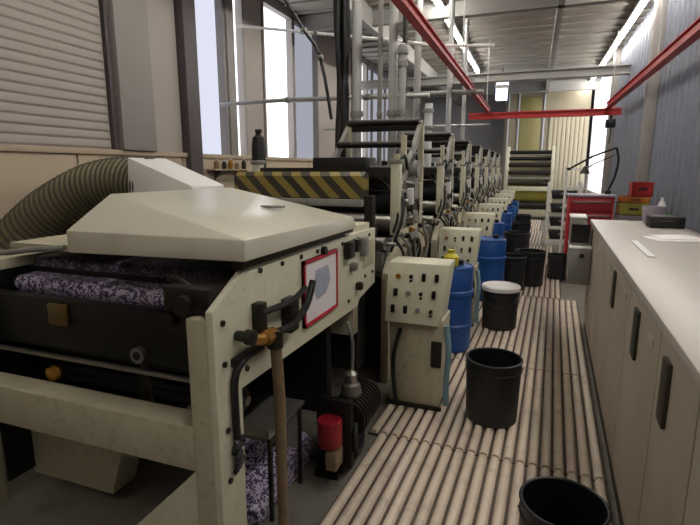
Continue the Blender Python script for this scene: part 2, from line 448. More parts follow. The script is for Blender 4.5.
kn = A()
for k in range(3):
    a = [(-.955 + .012 * math.sin(i * 1.7 + k), 1.40 + .026 * math.sin(i * 2.1 + k * 2), .65 - .022 * i) for i in range(7)]
    kn.tube(a, .008, 8, 5)
kn.build('cable_knot', 'rubber', t)
# corner fittings behind the sign
for (y, z, dy, dz, m) in ((2.52, 1.17, .1, .1, 'dark'), (2.66, 1.18, .08, .08, 'dark'), (2.8, 1.15, .07, .12, 'grey'), (2.62, 1.06, .05, .05, 'grey'), (2.72, .92, .05, .05, 'dark')):
    A().box(-.972, -.93, y, y + dy, z - dz / 2, z + dz / 2, .012).build('fitting', m, t)
# striped bar and the grey bar under it, carried by side brackets
st = A().prism([(3.34, 1.41), (3.46, 1.41), (3.46, 1.58), (3.40, 1.60), (3.34, 1.57)], 'x', -2.2, -1.13).build('striped_guard', 'stripe', t)
st['label'] = 'yellow and black hazard-striped guard bar'
A().box(-2.1, -1.13, 3.3, 3.36, 1.355, 1.405, .006).build('guard_rail', 'grey', t)
for x in (-2.22, -1.1):
    A().box(x - .03, x + .03, 3.06, 3.5, 1.12, 1.2).box(x - .03, x + .03, 3.36, 3.44, 1.2, 1.43).build('guard_bracket', 'dark', t)
A().box(-2.3, -1.1, 3.12, 3.3, .2, 1.15).build('rear_panel', 'black', t)

# ---------------------------------------------------------------- notice on the side frame
nt_ = thing('notice_board', (-.965, 2.19, .89), 'red-framed white notice on the cream side frame of the hooded press section', 'notice')
B = lambda: MB((-.965, 2.19, .89))
B().box(-.9695, -.958, 1.985, 2.395, .886, 1.204).build('backing_board', 'paper', nt_)
ff = B()
for a in ((1.985, 2.395, 1.188, 1.204), (1.985, 2.395, .886, .903), (1.985, 1.998, .886, 1.204), (2.382, 2.395, .886, 1.204)):
    ff.box(-.9695, -.952, *a)
ff.build('red_frame', 'redsign', nt_)
B().prism([(2.12, 1.14), (2.27, 1.14), (2.3, 1.06), (2.24, 1.0), (2.13, .99), (2.09, 1.06)], 'x', -.958, -.9565).build('grey_picture', 'smudge', nt_)
B().cyl((-.965, 2.22, 1.22), (-.945, 2.22, 1.22), .022, 14).build('hook', 'dark', nt_)

# ---------------------------------------------------------------- extraction duct
D0 = (-2.9, 2.8, 0)
t = thing('flexible_duct', D0, 'ribbed olive-brown flexible duct with bright white adapter behind the press hood', 'duct')
D = lambda: MB(D0)
path = [(-2.64, 2.92, 1.50), (-2.85, 2.9, 1.51), (-3.1, 2.86, 1.47), (-3.35, 2.8, 1.36), (-3.6, 2.74, 1.2), (-3.85, 2.66, .95), (-4.05, 2.6, .6), (-4.1, 2.58, .2)]
NR = 44
def rad(u):
    return .184 + .014 * math.cos(u * 2 * math.pi * NR)
hs = D().tube(path, .19, 22, 44, rad).build('hose', 'duct', t, 80)
P = [Vector(p) for p in path]
rb = D()
for k in range(NR + 1):
    u = k / NR * (len(P) - 1); i = min(int(u), len(P) - 2); tt = u - i
    a = P[max(i - 1, 0)]; b = P[i]; c = P[i + 1]; d = P[min(i + 2, len(P) - 1)]
    p = .5 * ((2 * b) + (c - a) * tt + (2 * a - 5 * b + 4 * c - d) * tt * tt + (3 * b - a - 3 * c + d) * tt ** 3)
    dv = .5 * ((c - a) + 2 * (2 * a - 5 * b + 4 * c - d) * tt + 3 * (3 * b - a - 3 * c + d) * tt * tt)
    q = Vector((0, 0, 1)).rotation_difference(dv.normalized())
    b0 = len(rb.bm.verts)
    rb.torus((0, 0, 0), .198, .008, 'z', 22, 6)
    rb.bm.verts.ensure_lookup_table()
    for vv in rb.bm.verts[b0:]: vv.co = p + q @ vv.co
rb.build('wire_rib', 'ductrib', hs)
ad = D().hexa([(-2.68, 2.72, 1.302), (-2.14, 2.74, 1.302), (-2.14, 3.1, 1.302), (-2.68, 3.1, 1.302), (-2.645, 2.72, 1.70), (-2.13, 2.74, 1.505), (-2.13, 3.1, 1.505), (-2.645, 3.1, 1.70)])
bmesh.ops.bevel(ad.bm, geom=list(ad.bm.edges), offset=.006, segments=2, affect='EDGES', profile=.5)
ad.build('adapter', 'white', t)['label'] = 'bright white tapered adapter'

# ---------------------------------------------------------------- under the near section
t = thing('drive_motor', (-.86, 2.32, 0), 'grey drive motor with red end cover on the floor under the notice', 'motor')
E_ = lambda: MB((-.86, 2.32, 0))
E_().box(-1.0, -.87, 2.16, 2.6, .0, .03).box(-.98, -.96, 2.2, 2.56, .03, .2).box(-.87, -.85, 2.2, 2.56, .03, .2).build('base', 'black', t)
E_().box(-1.0, -.80, 2.19, 2.24, .06, .44, .01).build('mounting_plate', 'black', t)
E_().lathe([(.03, 0), (.058, .01), (.066, .03), (.066, .14), (.06, .155)], (-.90, 2.14, .205), 'z', 22).build('red_cover', 'darkred', t)['label'] = 'red cylindrical cover'
E_().box(-.905, -.845, 2.085, 2.19, .10, .20, .006).build('label_box', 'tan', t)
mb = E_().cyl((-.86, 2.28, .30), (-.86, 2.6, .30), .1, 24)
for k in range(9): mb.cyl((-.86, 2.3 + k * .032, .30), (-.86, 2.312 + k * .032, .30), .112, 24)
mb.build('motor_body', 'dark', t)
E_().lathe([(.05, 0), (.06, .02), (.05, .07), (.03, .08), (.035, .13), (.015, .15)], (-.86, 2.35, .40), 'z', 18).build('gear_head', 'steel', t)
E_().tube([(-.86, 2.36, .54), (-.86, 2.37, .7), (-.9, 2.4, .8)], .012, 8).build('control_rod', 'steel', t)
E_().tube([(-.80, 2.25, .3), (-.78, 2.2, .2), (-.8, 2.3, .1), (-.845, 2.5, .04)], .016, 8).build('motor_cable', 'rubber', t)
t = thing('sheet_tray', (-1.2, 2.0, 0), 'pale sheet-metal tray on dark legs below the cream side frame', 'tray')
E_ = lambda: MB((-1.2, 2.0, 0))
E_().box(-1.5, -1.03, 1.75, 2.12, .43, .45, .004).box(-1.5, -1.03, 1.75, 1.765, .45, .48).build('tray', 'steel', t)
for x in (-1.47, -1.045):
    for y in (1.78, 2.08): E_().box(x - .009, x + .009, y - .009, y + .009, 0, .43).build('leg', 'dark', t)
E_().box(-1.48, -1.05, 2.07, 2.09, .2, .43).build('back_panel', 'grey', t)
pp = MB((-1.15, 2.1, 0))
rows = []
for i in range(13):
    row = []
    for j in range(9):
        x = -1.44 + .36 * j / 8; y = 1.72 + .62 * i / 12
        z = .03 + .16 * max(0, 1 - abs(i - 8) / 9) + .02 * math.sin(i * 1.3 + j) + .015 * math.sin(j * 2.1 - i * .6)
        row.append((pp.bm.verts.new((x, y, z)), pp.bm.verts.new((x, y, 0))))
    rows.append(row)
for i in range(12):
    for j in range(8):
        for k in (0, 1): pp.bm.faces.new([rows[i][j][k], rows[i + 1][j][k], rows[i + 1][j + 1][k], rows[i][j + 1][k]])
for i in range(12):
    for j in (0, 8): pp.bm.faces.new([rows[i][j][0], rows[i + 1][j][0], rows[i + 1][j][1], rows[i][j][1]])
for j in range(8):
    for i in (0, 12): pp.bm.faces.new([rows[i][j][0], rows[i][j + 1][0], rows[i][j + 1][1], rows[i][j][1]])
o = pp.build('printed_paper_heap', 'web2', None, 60)
o.location = (-1.15, 2.1, 0.001)
tag(o, 'heap of purple and white printed paper lying under the sheet tray', 'paper')

# ---------------------------------------------------------------- printing decks
def make_deck():
    t = thing('print_deck', (0, 0, 0), '', 'printing press')
    prof = [(.36, 0), (1.62, 0), (1.62, .92), (1.45, 1.14), (.72, 1.14), (.36, .86)]
    for x0_, x1_, m in ((.54, .60, 'cream2'), (-.65, -.59, 'cream2')):
        MB().prism(prof, 'x', x0_, x1_, .006).build('side_frame', m, t)
    for x in (.575, -.62):
        p = MB().box(x - .035, x + .035, .57, .65, 1.12, 1.66, .006).build('post', 'cream', t)
        MB().box(x - .045, x + .045, .56, .66, 1.66, 1.69, .004).build('post_cap', 'grey', p)
        MB().box(x - .03, x + .03, 1.32, 1.4, 1.1, 1.5, .006).build('post', 'cream2', t)
    MB().box(-.6, .56, .58, .64, 1.56, 1.63).build('tie_bar', 'dark', t)
    MB().box(-.6, .56, 1.33, 1.39, 1.42, 1.48).build('tie_bar', 'dark', t)
    MB().box(-.58, .53, .5, 1.55, .12, .8).build('drive_housing', 'dark', t)
    MB().box(-.58, .53, .42, .5, .86, 1.0, .01).build('ink_pan', 'steel', t)
    for y, z, r, m in ((1.0, 1.2, .16, 'dark'), (.78, 1.36, .09, 'rubber'), (.7, 1.2, .07, 'steel'), (1.22, 1.36, .05, 'steel'), (1.5, 1.12, .06, 'dark'), (.5, 1.06, .05, 'steel')):
        r_ = MB().cyl((-.58, y, z), (.53, y, z), r, 22).build('roller', m, t)
        MB().cyl((-.62, y, z), (.63, y, z), r * .3, 12).build('shaft', 'steel', r_)
    for k, (y, z, r, m) in enumerate(((1.02, 1.0, .13, 'grey'), (1.33, .9, .1, 'cream2'))):
        g = MB().lathe([(r * .9, 0), (r, .01), (r, .04), (r * .8, .05), (r * .3, .052)], (.6, y, z), 'x', 26).build('gear_cover', m, t)
        MB().cyl((.64, y, z), (.675, y, z), r * .28, 14).build('hub', 'dark', g)
    hw = MB().torus((.70, .74, 1.02), .06, .011, 'x').build('handwheel', 'black', t)
    MB().cyl((.6, .74, 1.02), (.71, .74, 1.02), .016, 12).box(.695, .705, .73, .75, .96, 1.08).box(.695, .705, .68, .80, 1.01, 1.03).build('wheel_hub', 'steel', hw)
    MB().box(.6, .66, .42, .58, .72, .88, .01).build('junction_box', 'grey', t)
    MB().box(.6, .68, .86, 1.0, .55, .75, .01).build('junction_box', 'cream2', t)
    MB().box(.61, .66, .80, .86, 1.34, 1.47, .006).build('gauge', 'white', t)
    mt = MB().cyl((.4, 1.2, 1.62), (.62, 1.2, 1.62), .075, 20)
    for k in range(6): mt.cyl((.42 + k * .03, 1.2, 1.62), (.432 + k * .03, 1.2, 1.62), .084, 20)
    mt.box(.42, .6, 1.15, 1.25, 1.36, 1.56)
    mt.build('motor', 'grey', t)
    MB().box(.2, .5, .68, .9, 1.5, 1.62, .02).build('doctor_chamber', 'dark', t)
    MB().box(-.5, .1, .7, .92, 1.5, 1.6, .02).build('doctor_chamber', 'black', t)
    # slanted web lead at the top
    for x in (.52, -.2):
        MB().prism([(.92, 1.46), (.98, 1.44), (1.72, 2.02), (1.68, 2.07)], 'x', x - .02, x + .02).build('lead_frame', 'grey', t)
    for k in range(3):
        y = 1.08 + k * .28; z = 1.62 + k * .22
        r_ = MB().cyl((-.2, y, z), (.51, y, z), .03, 16).build('lead_roller', 'dark', t)
    MB().box(-.3, .2, 1.0, 1.3, 1.52, 1.72, .01).build('dryer_box', 'black', t)
    for x, y, z in ((.5, .9, 1.74), (.5, 1.12, 1.9), (-.25, .85, 1.6), (.3, 1.48, 1.62)): MB().box(x - .022, x + .022, y - .022, y + .022, 1.1, z, .004).build('thin_post', 'cream2', t)
    for y, z in ((.85, 1.46), (1.05, 1.52), (1.3, 1.25)): MB().cyl((.58, y - .2, z), (.58, y + .25, z - .03), .012, 8).build('side_rod', 'steel', t)
    MB().box(-.2, .54, 1.64, 1.72, 1.98, 2.05, .006).build('tie_bar', 'black', t)
    for k, x in enumerate((.535, -.185)): MB().box(x - .025, x + .025, 1.6, 1.66, .9, 2.02).build('rear_post', 'cream2', t)
    MB().box(.2, .56, .95, 1.06, 1.3, 1.44, .01).build('sensor_box', 'black', t)
    MB().box(.56, .6, .98, 1.3, 1.16, 1.26, .006).build('side_plate', 'grey', t)
    MB().tube([(.55, .62, 1.6), (.6, .75, 1.72), (.58, .95, 1.62), (.6, 1.15, 1.75), (.56, 1.4, 1.55)], .012, 7).build('cable', 'rubber', t)
    MB().tube([(.57, .5, 1.0), (.64, .55, 1.25), (.6, .7, 1.45), (.57, .8, 1.3)], .012, 7).build('cable', 'rubber', t)
    rnd = random.Random(3)
    for k in range(6):
        y = .48 + k * .19
        MB().tube([(.61, y, 1.1), (.66 + .04 * rnd.random(), y + .03, .98), (.64, y + .08 * rnd.random(), .8), (.62, y + .05, .5 + .1 * rnd.random()), (.61, y, .3)], .011, 7).build('ink_hose', ['rubber', 'grey', 'dark', 'rubber', 'tan', 'grey'][k], t)
    for k in range(4):
        y = .56 + k * .24
        MB().tube([(.57, y, 1.14), (.6, y + .02, 1.3), (.5, y + .1, 1.48), (.4, y + .12, 1.56)], .01, 7).build('air_hose', ['rubber', 'pipe', 'rubber', 'dark'][k], t)
    for k in range(5):
        y = .62 + k * .17
        MB().lathe([(.018, 0), (.022, .01), (.022, .03), (.012, .035), (.012, .05)], (.6, y, 1.12 - .03 * (k % 2)), 'x', 12).build('adjuster', ['steel', 'black', 'brass', 'steel', 'black'][k], t)
    for k in range(3): MB().box(.6, .64, .9 + k * .22, 1.02 + k * .22, .14, .34, .01).build('valve_box', ['grey', 'cream2', 'grey'][k], t)
    return t
ordn = ['first', 'second', 'third', 'fourth', 'fifth', 'sixth', 'seventh']
dk = make_deck()
for k in range(7):
    o = dk if k == 0 else copy_tree(dk)
    o.location = (-1.55, 3.05 + 1.9 * k, 0)
    tag(o, 'cream and dark printing deck with slanted rollers, %s from the white press hood' % ordn[k], 'printing press', 'printing decks along the aisle')

# ---------------------------------------------------------------- control consoles
def make_console():
    t = thing('control_console', (0, 0, 0), '', 'control panel')
    MB().prism([(-.17, 0), (.155, 0), (.175, .62), (-.19, .62)], 'y', .02, .3, .008).build('pedestal', 'cream2', t)
    MB().box(-.2, .18, .0, .02, .0, .025).build('plinth', 'dark', t)
    hd_ = MB()
    hd_.hexa([(-.20, -.05, .60), (.155, -.05, .60), (.155, .28, .60), (-.20, .28, .60), (-.20, .03, .985), (.20, .03, .985), (.20, .26, .985), (-.20, .26, .985)])
    bmesh.ops.bevel(hd_.bm, geom=list(hd_.bm.edges), offset=.008, segments=2, affect='EDGES', profile=.5)
    b = hd_.build('panel', 'cream', t)
    for j in range(3):
        for i in range(4):
            x = -.125 + i * .083 - .012 * j; z = .90 - j * .105
            y = -.05 + (z - .60) / .385 * .08
            k = (i * 3 + j * 5) % 4
            if k == 0:
                MB().cyl((x, y + .004, z), (x, y - .022, z), .016, 14).build('button', 'brass' if j == 0 else 'grey', b)
            elif k == 3:
                MB().cyl((x, y + .004, z), (x, y - .018, z), .012, 12).cyl((x, y + .004, z - .028), (x, y - .014, z - .028), .009, 12).build('button', 'black', b)
            else:
                MB().box(x - .012, x + .012, y - .02, y + .006, z - .025, z + .025, .004).build('switch', 'black', b)
    MB().box(.1, .17, -.0, .025, .3, .48, .01).build('socket', 'dark', t)
    MB().tube([(.19, .05, .58), (.21, .04, .4), (.2, .05, .2), (.205, .05, .03)], .02, 10).build('supply_hose', 'palblue', t)
    MB().tube([(-.1, -.01, .55), (-.14, -.03, .35), (-.13, -.02, .1), (-.12, .0, .03)], .014, 8).build('black_cable', 'rubber', t)
    return t
MZ = .04
ck = make_console()
for k in range(7):
    o = ck if k == 0 else copy_tree(ck)
    o.location = (-.655, 3.02 + 1.9 * k, MZ)
    tag(o, 'cream control console with rows of black switches beside the printing decks, %s from the notice' % ordn[k], 'control panel', 'consoles beside the printing decks')

# ---------------------------------------------------------------- blue ink drums
def make_drum(m):
    t = thing('ink_drum', (0, 0, 0), '', 'drum')
    MB().lathe([(.17, 0), (.18, .01), (.185, .2), (.195, .21), (.195, .24), (.185, .25), (.185, .5), (.195, .51), (.195, .54), (.185, .55), (.185, .72), (.175, .735)], (0, 0, 0), 'z', 30).build('body', m, t)
    MB().torus((0, 0, .74), .17, .016).lathe([(.16, .735), (.16, .75)], (0, 0, 0), 'z', 26).build('lid', m, t)
    MB().lathe([(.035, .75), (.035, .79), (.02, .8)], (.06, .05, 0), 'z', 14).build('bung', 'black', t)
    return t
dp = make_drum('blue')
dl = [(-.62, 4.28, 'with a yellow pump head, behind the first control console'), (-.44, 6.12, 'behind the white-lined bucket'), (-.56, 8.0, 'behind the third control console'), (-.52, 9.9, 'behind the fourth control console'), (-.52, 11.8, 'behind the fifth control console'), (-.5, 13.7, 'behind the sixth control console')]
for k, (x, y, l) in enumerate(dl):
    o = dp if k == 0 else copy_tree(dp)
    o.location = (x, y, MZ)
    tag(o, 'blue plastic ink drum ' + l, 'drum', 'blue ink drums beside the decks')
t0 = dp
c = MB().lathe([(.05, .0), (.065, .02), (.065, .09), (.03, .12), (.03, .15)], (.0, -.08, .75), 'z', 18).build('pump_head', 'yellow', dp)

# ---------------------------------------------------------------- buckets
def make_bucket(liner=False):
    t = thing('bucket', (0, 0, 0), '', 'bucket')
    MB().lathe([(.150, 0), (.154, .004), (.159, .2), (.165, .38), (.160, .38), (.153, .2), (.148, .012)], (0, 0, 0), 'z', 36).build('body', 'navy', t)
    MB().torus((0, 0, .385), .163, .008, seg=36).torus((0, 0, .325), .164, .005, seg=36).build('rim', 'navy', t)
    pts = [(.17 * math.cos(R(a)), -.17 * math.sin(R(a)) * .99, .345 - .12 * math.sin(R(a))) for a in range(0, 181, 15)]
    MB().tube(pts, .004, 6).build('bail_handle', 'dark', t)
    if liner:
        MB().lathe([(.172, .36), (.176, .392), (.165, .402), (.150, .392), (.14, .2), (.135, .2), (.145, .395)], (0, 0, 0), 'z', 36).build('liner', 'white', t)['label'] = 'white liner folded over the rim'
    return t
bk = make_bucket()
bl = [(-.16, 3.08, 1.04, MZ, 'beside the first control console'), (.185, 1.80, .93, MZ, 'on the nearest mat by the cabinet doors'),
      (-.2, 6.78, 1.15, MZ, 'behind the white-lined bucket, before the second drum'), (.03, 7.15, 1.2, MZ, 'out in the aisle beyond the white-lined bucket'), (-.2, 8.9, 1.3, MZ, 'alone before the fourth console'),
      (-.2, 10.6, 1.3, MZ, 'before the fifth console'), (-.2, 12.4, 1.3, MZ, 'before the sixth console'), (.42, 7.7, .9, MZ, 'in front of the rack of black bins')]
for k, (x, y, s_, z, l) in enumerate(bl):
    o = bk if k == 0 else copy_tree(bk)
    o.location = (x, y, z); o.scale = (s_,) * 3; o.rotation_euler.z = math.pi + .2 * math.sin(k * 2.3)
    tag(o, 'dark navy open bucket on the slatted mats ' + l, 'bucket', 'dark buckets along the aisle')
o = make_bucket(True); o.location = (-.235, 5.04, MZ); o.scale = (1.08,) * 3
tag(o, 'dark navy bucket with a white liner over its rim, standing by the second console', 'bucket', 'dark buckets along the aisle')

# ---------------------------------------------------------------- slatted mats
CR = -math.atan(.036)
def cx(y): return .385 + .036 * y      # line of the cabinet fronts
ml = [(1.5, 2.60, 0, 'nearest the camera, before the first bucket'), (2.61, 3.98, 0, 'under the first control console and first bucket'), (3.99, 6.4, 0, 'under the white-lined bucket'),
      (6.43, 8.8, -.18, 'under the third control console'), (8.83, 11.0, -.29, 'under the fourth control console'), (11.03, 13.6, -.54, 'under the fifth and sixth control consoles'), (13.63, 16.6, -.64, 'at the far end before the rewinder')]
for k, (y0, y1, dx, l) in enumerate(ml):
    ym = (y0 + y1) / 2; h = (y1 - y0) / 2; xr = cx(ym) - .014 + dx
    t = thing('slatted_mat', (xr, ym, 0), 'beige ribbed slatted floor mat ' + l, 'floor mat', 'slatted mats along the aisle', CR)
    n_ = int((xr + (.78 if k == 0 else .83)) / .066); x0 = -.062 - n_ * .066
    MB().box(x0 - .008, 0, -h, h, 0.001, .016).build('base_sheet', 'matbase', t)
    s_ = MB()
    for i in range(n_ + 1):
        x = x0 + i * .066
        s_.prism([(x, .016), (x + .006, .032), (x + .016, .039), (x + .034, .039), (x + .044, .032), (x + .05, .016)], 'y', -h + .004, h - .004)
    s_.build('slats', 'slat', t, 40)

# ---------------------------------------------------------------- cabinets along the right side
cab_l = ['at the near end of the row', 'with one dark green and one brown pull', 'third in the row below the loose papers', 'at the far end of the row behind the grey hanging bin']
for k, (y0, w_) in enumerate(((.9, 1.0), (1.9, 1.5), (3.4, 1.2), (4.6, .9))):
    t = thing('storage_cabinet', (cx(y0), y0, 0), 'grey-beige steel storage cabinet ' + cab_l[k], 'cabinet', 'cabinets along the aisle', CR)
    MB().box(.012, .62, .003, w_ - .003, 0, .09).build('plinth', 'slot', t)
    MB().box(.02, .65, .003, w_ - .003, .09, 1.075, .004).build('body', 'cab', t)
    for d in range(2):
        a = .006 + d * w_ / 2; b = w_ / 2 * (d + 1) - .006
        dr = MB().box(0, .02, a, b, .11, 1.06, .004).build('door', 'cab', t)
        if k < 2:
            m = 'slot2' if k == 1 and d == 0 else 'slot'
            MB().box(-.014, .002, b - (.20 if d else .33), b - (.11 if d else .23), .80, 1.02, .006).build('handle', m, dr)
        if k > 0: MB().box(-.005, .002, a + .1, a + .18, .97, 1.0).build('card_holder', 'cabtop', dr)
t = MB().box(-.015, .72, 0, 4.5, 1.077, 1.12, .006).build('worktop', 'cabtop')
t.location = (cx(1.0), 1.0, 0); t.rotation_euler = (0, 0, CR)
tag(t, 'long pale grey worktop running over the row of steel cabinets', 'worktop')
# things on and around the cabinets
t = thing('instrument_box', (.465, 5.3, .896), 'grey box with white top and dark screen standing on the hanging bin', 'instrument', None, CR)
MB().prism([(-.09, 0), (.09, 0), (.09, .12), (.04, .26), (-.09, .26)], 'y', -.12, .2, .008).build('housing', 'grey', t)
MB().box(-.08, .08, -.127, -.119, .02, .2).build('screen', 'black', t)
MB().box(-.1, .05, -.13, .21, .258, .275, .004).build('top_cover', 'white', t)
t = thing('hanging_bin', (.568, 5.05, .53), 'closed grey steel bin hung on the cabinet front at the far end of the row', 'bin', None, CR)
MB().box(-.2, -.006, 0, .5, 0, .345, .008).build('body', 'grey', t)
MB().box(-.205, -.004, -.006, .506, .346, .362, .004).build('lid', 'white', t)
MB().box(-.11, -.07, -.012, .002, .26, .3, .004).build('latch', 'dark', t)
def simple(name, off, label, cat, m, fn, group=None, rz=0):
    o = fn(MB()).build(name, m); o.location = off; o.rotation_euler = (0, 0, rz)
    return tag(o, label, cat, group)
simple('paper_sheets', (.98, 4.1, 1.121), 'white paper sheets lying loose on the worktop', 'paper', 'paper', lambda b: b.box(-.17, .17, -.13, .13, 0, .004).box(-.1, .19, -.05, .2, .004, .009), rz=.25)
simple('ruler', (.68, 3.55, 1.121), 'white straightedge strip lying along the worktop front edge', 'ruler', 'white', lambda b: b.box(-.02, .02, -.35, .35, 0, .006), rz=CR)
t = thing('black_case', (1.1, 4.95, 1.121), 'small black case on the worktop behind the white papers', 'case')
MB().box(-.13, .13, -.1, .1, 0, .1, .01).build('body', 'rubber', t); MB().tube([(-.05, -.1, .06), (-.05, -.13, .06), (.05, -.13, .06), (.05, -.1, .06)], .007, 8).build('handle', 'dark', t)
simple('lilac_tub', (1.08, 5.3, 1.121), 'lilac-grey open plastic tub on the worktop beside the instrument box', 'tub', 'lilac',
       lambda b: b.lathe([(.075, 0), (.085, .005), (.1, .15), (.106, .155), (.095, .155), (.08, .012)], (0, 0, 0), 'z', 24))

# red tool trolley
t = thing('tool_trolley', (.82, 8.2, 0), 'dark red tool trolley with drawers beyond the cabinet row', 'tool trolley')
MB().box(-.3, .3, -.2, .25, .12, 1.22, .01).build('body', 'red', t)
for k in range(5):
    z = .2 + k * .2
    d = MB().box(-.28, .28, -.222, -.198, z, z + .17, .006).build('drawer', 'darkred', t)
    MB().box(-.25, .25, -.24, -.218, z + .135, z + .155, .004).build('handle', 'steel', d)
MB().box(-.32, .32, -.23, .27, 1.22, 1.25, .006).build('top', 'lilac', t)
for x in (-.25, .25):
    for y in (-.14, .2): MB().cyl((x - .02, y, .06), (x + .02, y, .06), .06, 16).box(x - .012, x + .012, y - .02, y + .02, .06, .12).build('wheel', 'rubber', t)
# white shelf unit behind it
t = thing('shelf_unit', (.66, 8.95, 0), 'narrow white open shelf unit standing behind the red tool trolley', 'shelf')
MB().box(-.16, -.14, -.2, .2, 0, 1.66).build('side_panel', 'white', t); MB().box(.14, .16, -.2, .2, 0, 1.66).build('side_panel', 'white', t)
for k in range(6): MB().box(-.14, .14, -.2, .2, .1 + k * .3, .125 + k * .3).build('shelf', 'white', t)
# lamp arm on the trolley
t = thing('jointed_lamp', (1.06, 8.3, 1.25), 'black jointed lamp arm clamped to the red tool trolley', 'lamp')
G = lambda: MB((1.06, 8.3, 1.25))
G().box(1.02, 1.1, 8.26, 8.34, 1.251, 1.3, .006).build('clamp', 'black', t)
G().tube([(1.06, 8.3, 1.3), (1.13, 8.3, 1.5), (1.16, 8.3, 1.75), (1.12, 8.3, 1.93)], .017, 10).build('post', 'black', t)
G().tube([(1.12, 8.3, 1.93), (.8, 8.28, 1.80), (.5, 8.26, 1.62)], .015, 10, 1).build('upper_arm', 'black', t)
G().tube([(1.1, 8.3, 1.82), (.85, 8.28, 1.70), (.68, 8.26, 1.6)], .009, 8, 1).build('tension_rod', 'dark', t)
G().lathe([(.02, .0), (.03, -.03), (.075, -.11), (.07, -.11)], (.72, 8.27, 1.66), 'z', 20).build('lamp_shade', 'black', t)
G().cyl((.5, 8.26, 1.6), (.5, 8.26, 1.64), .028, 12).build('joint', 'black', t)
# bench with crates
t = thing('workbench', (1.53, 8.3, 0), 'grey workbench against the blue-grey wall carrying coloured crates', 'workbench')
MB().box(-.34, .35, -.5, .5, .76, .8, .004).build('bench_top', 'cabtop', t)
for x in (-.31, .31):
    for y in (-.45, .45): MB().box(x - .025, x + .025, y - .025, y + .025, 0, .76).build('leg', 'grey', t)
MB().box(-.32, .32, -.4, .4, .2, .22).build('lower_shelf', 'grey', t)
def crate(m, loc, label, w_=.36, d=.3, h=.17):
    t = thing('crate', loc, label, 'crate', 'coloured crates on the bench')
    b = MB().box(-w_ / 2, w_ / 2, -d / 2, d / 2, 0, .012)
    for a in ((-w_ / 2, w_ / 2, -d / 2, -d / 2 + .012), (-w_ / 2, w_ / 2, d / 2 - .012, d / 2), (-w_ / 2, -w_ / 2 + .012, -d / 2, d / 2), (w_ / 2 - .012, w_ / 2, -d / 2, d / 2)): b.box(*a, 0, h)
    b.build('body', m, t)
    r = MB()
    for a in ((-w_ / 2 - .01, w_ / 2 + .01, -d / 2 - .01, -d / 2 + .014), (-w_ / 2 - .01, w_ / 2 + .01, d / 2 - .014, d / 2 + .01), (-w_ / 2 - .01, -w_ / 2 + .014, -d / 2, d / 2), (w_ / 2 - .014, w_ / 2 + .01, -d / 2, d / 2)): r.box(*a, h - .022, h)
    r.build('rim', m, t)
    MB().box(-.06, .06, -d / 2 - .012, -d / 2 + .0, h * .45, h * .62).build('grip', 'slot', t)
crate('lilac', (1.36, 8.05, .801), 'lilac-grey crate at the bottom of the stack on the bench')
crate('lime', (1.36, 8.05, .973), 'olive-yellow crate in the middle of the stack on the bench')
crate('orange', (1.37, 8.05, 1.145), 'orange crate on top of the stack on the bench', h=.09)
crate('red', (1.45, 8.06, 1.237), 'bright red crate topping the stack of crates', w_=.26, d=.26, h=.2)
crate('green', (1.72, 8.02, .801), 'green crate beside the crate stack on the bench', w_=.24, h=.2)
simple('white_bottle', (1.72, 8.02, .815), 'white plastic bottle standing in the green crate', 'bottle', 'white',
       lambda b: b.lathe([(.05, 0), (.055, .01), (.055, .3), (.03, .36), (.02, .37), (.02, .41)], (0, 0, 0), 'z', 20))
# rack of black bins in the aisle
t = thing('bin_rack', (.62, 11.3, 0), 'white metal rack standing in the aisle beyond the tool trolley', 'rack')
for x in (-.3, .3):
    for y in (-.2, .2): MB().box(x - .02, x + .02, y - .02, y + .02, 0, 1.35).build('post', 'white', t)
for k in range(4): MB().box(-.28, .28, -.18, .18, .16 + k * .28, .175 + k * .28).build('shelf', 'creamslat', t)
for k, l in enumerate(('bottom', 'lower middle', 'upper middle', 'top')):
    t = thing('storage_bin', (.62, 11.28, .176 + k * .28), 'black plastic bin on the %s shelf of the white rack' % l, 'bin', 'black bins on the rack')
    MB().prism([(-.22, 0), (.22, 0), (.25, .17), (-.25, .17)], 'y', -.19, .15, .008).build('body', 'rubber', t)
    MB().box(-.06, .06, -.2, -.188, .08, .12).build('label_holder', 'grey', t)

# ---------------------------------------------------------------- far end
t = thing('rewinder', (-.15, 17.4, 0), 'cream rewinder with stacked dark rollers closing the far end of the aisle', 'printing press')
F = lambda: MB((-.15, 17.4, 0))
for x in (-.88, .50):
    F().prism([(17.0, 0), (18.2, 0), (18.2, 2.0), (17.8, 2.35), (17.2, 2.3), (17.0, 1.6)], 'x', x, x + .1, .01).build('side_frame', 'cream', t)
for z, r, y, m in ((.45, .12, 17.2, 'dark'), (1.15, .06, 17.1, 'black'), (1.32, .07, 17.1, 'steel'), (1.5, .06, 17.05, 'black'), (1.75, .07, 17.1, 'dark'), (1.95, .06, 17.25, 'black'), (2.15, .06, 17.3, 'black')):
    F().cyl((-.78, y, z), (.5, y, z), r, 20).build('roller', m, t)
F().cyl((-.74, 17.5, .8), (.46, 17.5, .8), .3, 36).build('paper_roll', 'lime', t)
F().box(-.78, .5, 17.0, 17.06, .92, 1.06, .01).build('cross_beam', 'cream', t)
F().box(-.78, .5, 17.0, 17.1, .1, .3, .01).build('cross_beam', 'cream2', t)
F().box(-.78, .5, 17.9, 17.95, .3, 2.1).build('back_panel', 'towr', t)
t = thing('drying_tower', (.3, 20.4, 0), 'tall tan drying tower with a yellow film band behind the rewinder', 'drying tower')
F = lambda: MB((.3, 20.4, 0))
F().box(-1.15, 1.75, 20.0, 20.8, 0, 4.45, .02).build('housing', 'towr', t)
F().box(-.62, .1, 19.96, 20.0, .2, 4.2, .006).build('film_band', 'film', t)
sl = F()
for k in range(9): sl.box(.42 + k * .145, .55 + k * .145, 19.93, 20.0, .6, 3.55, .01)
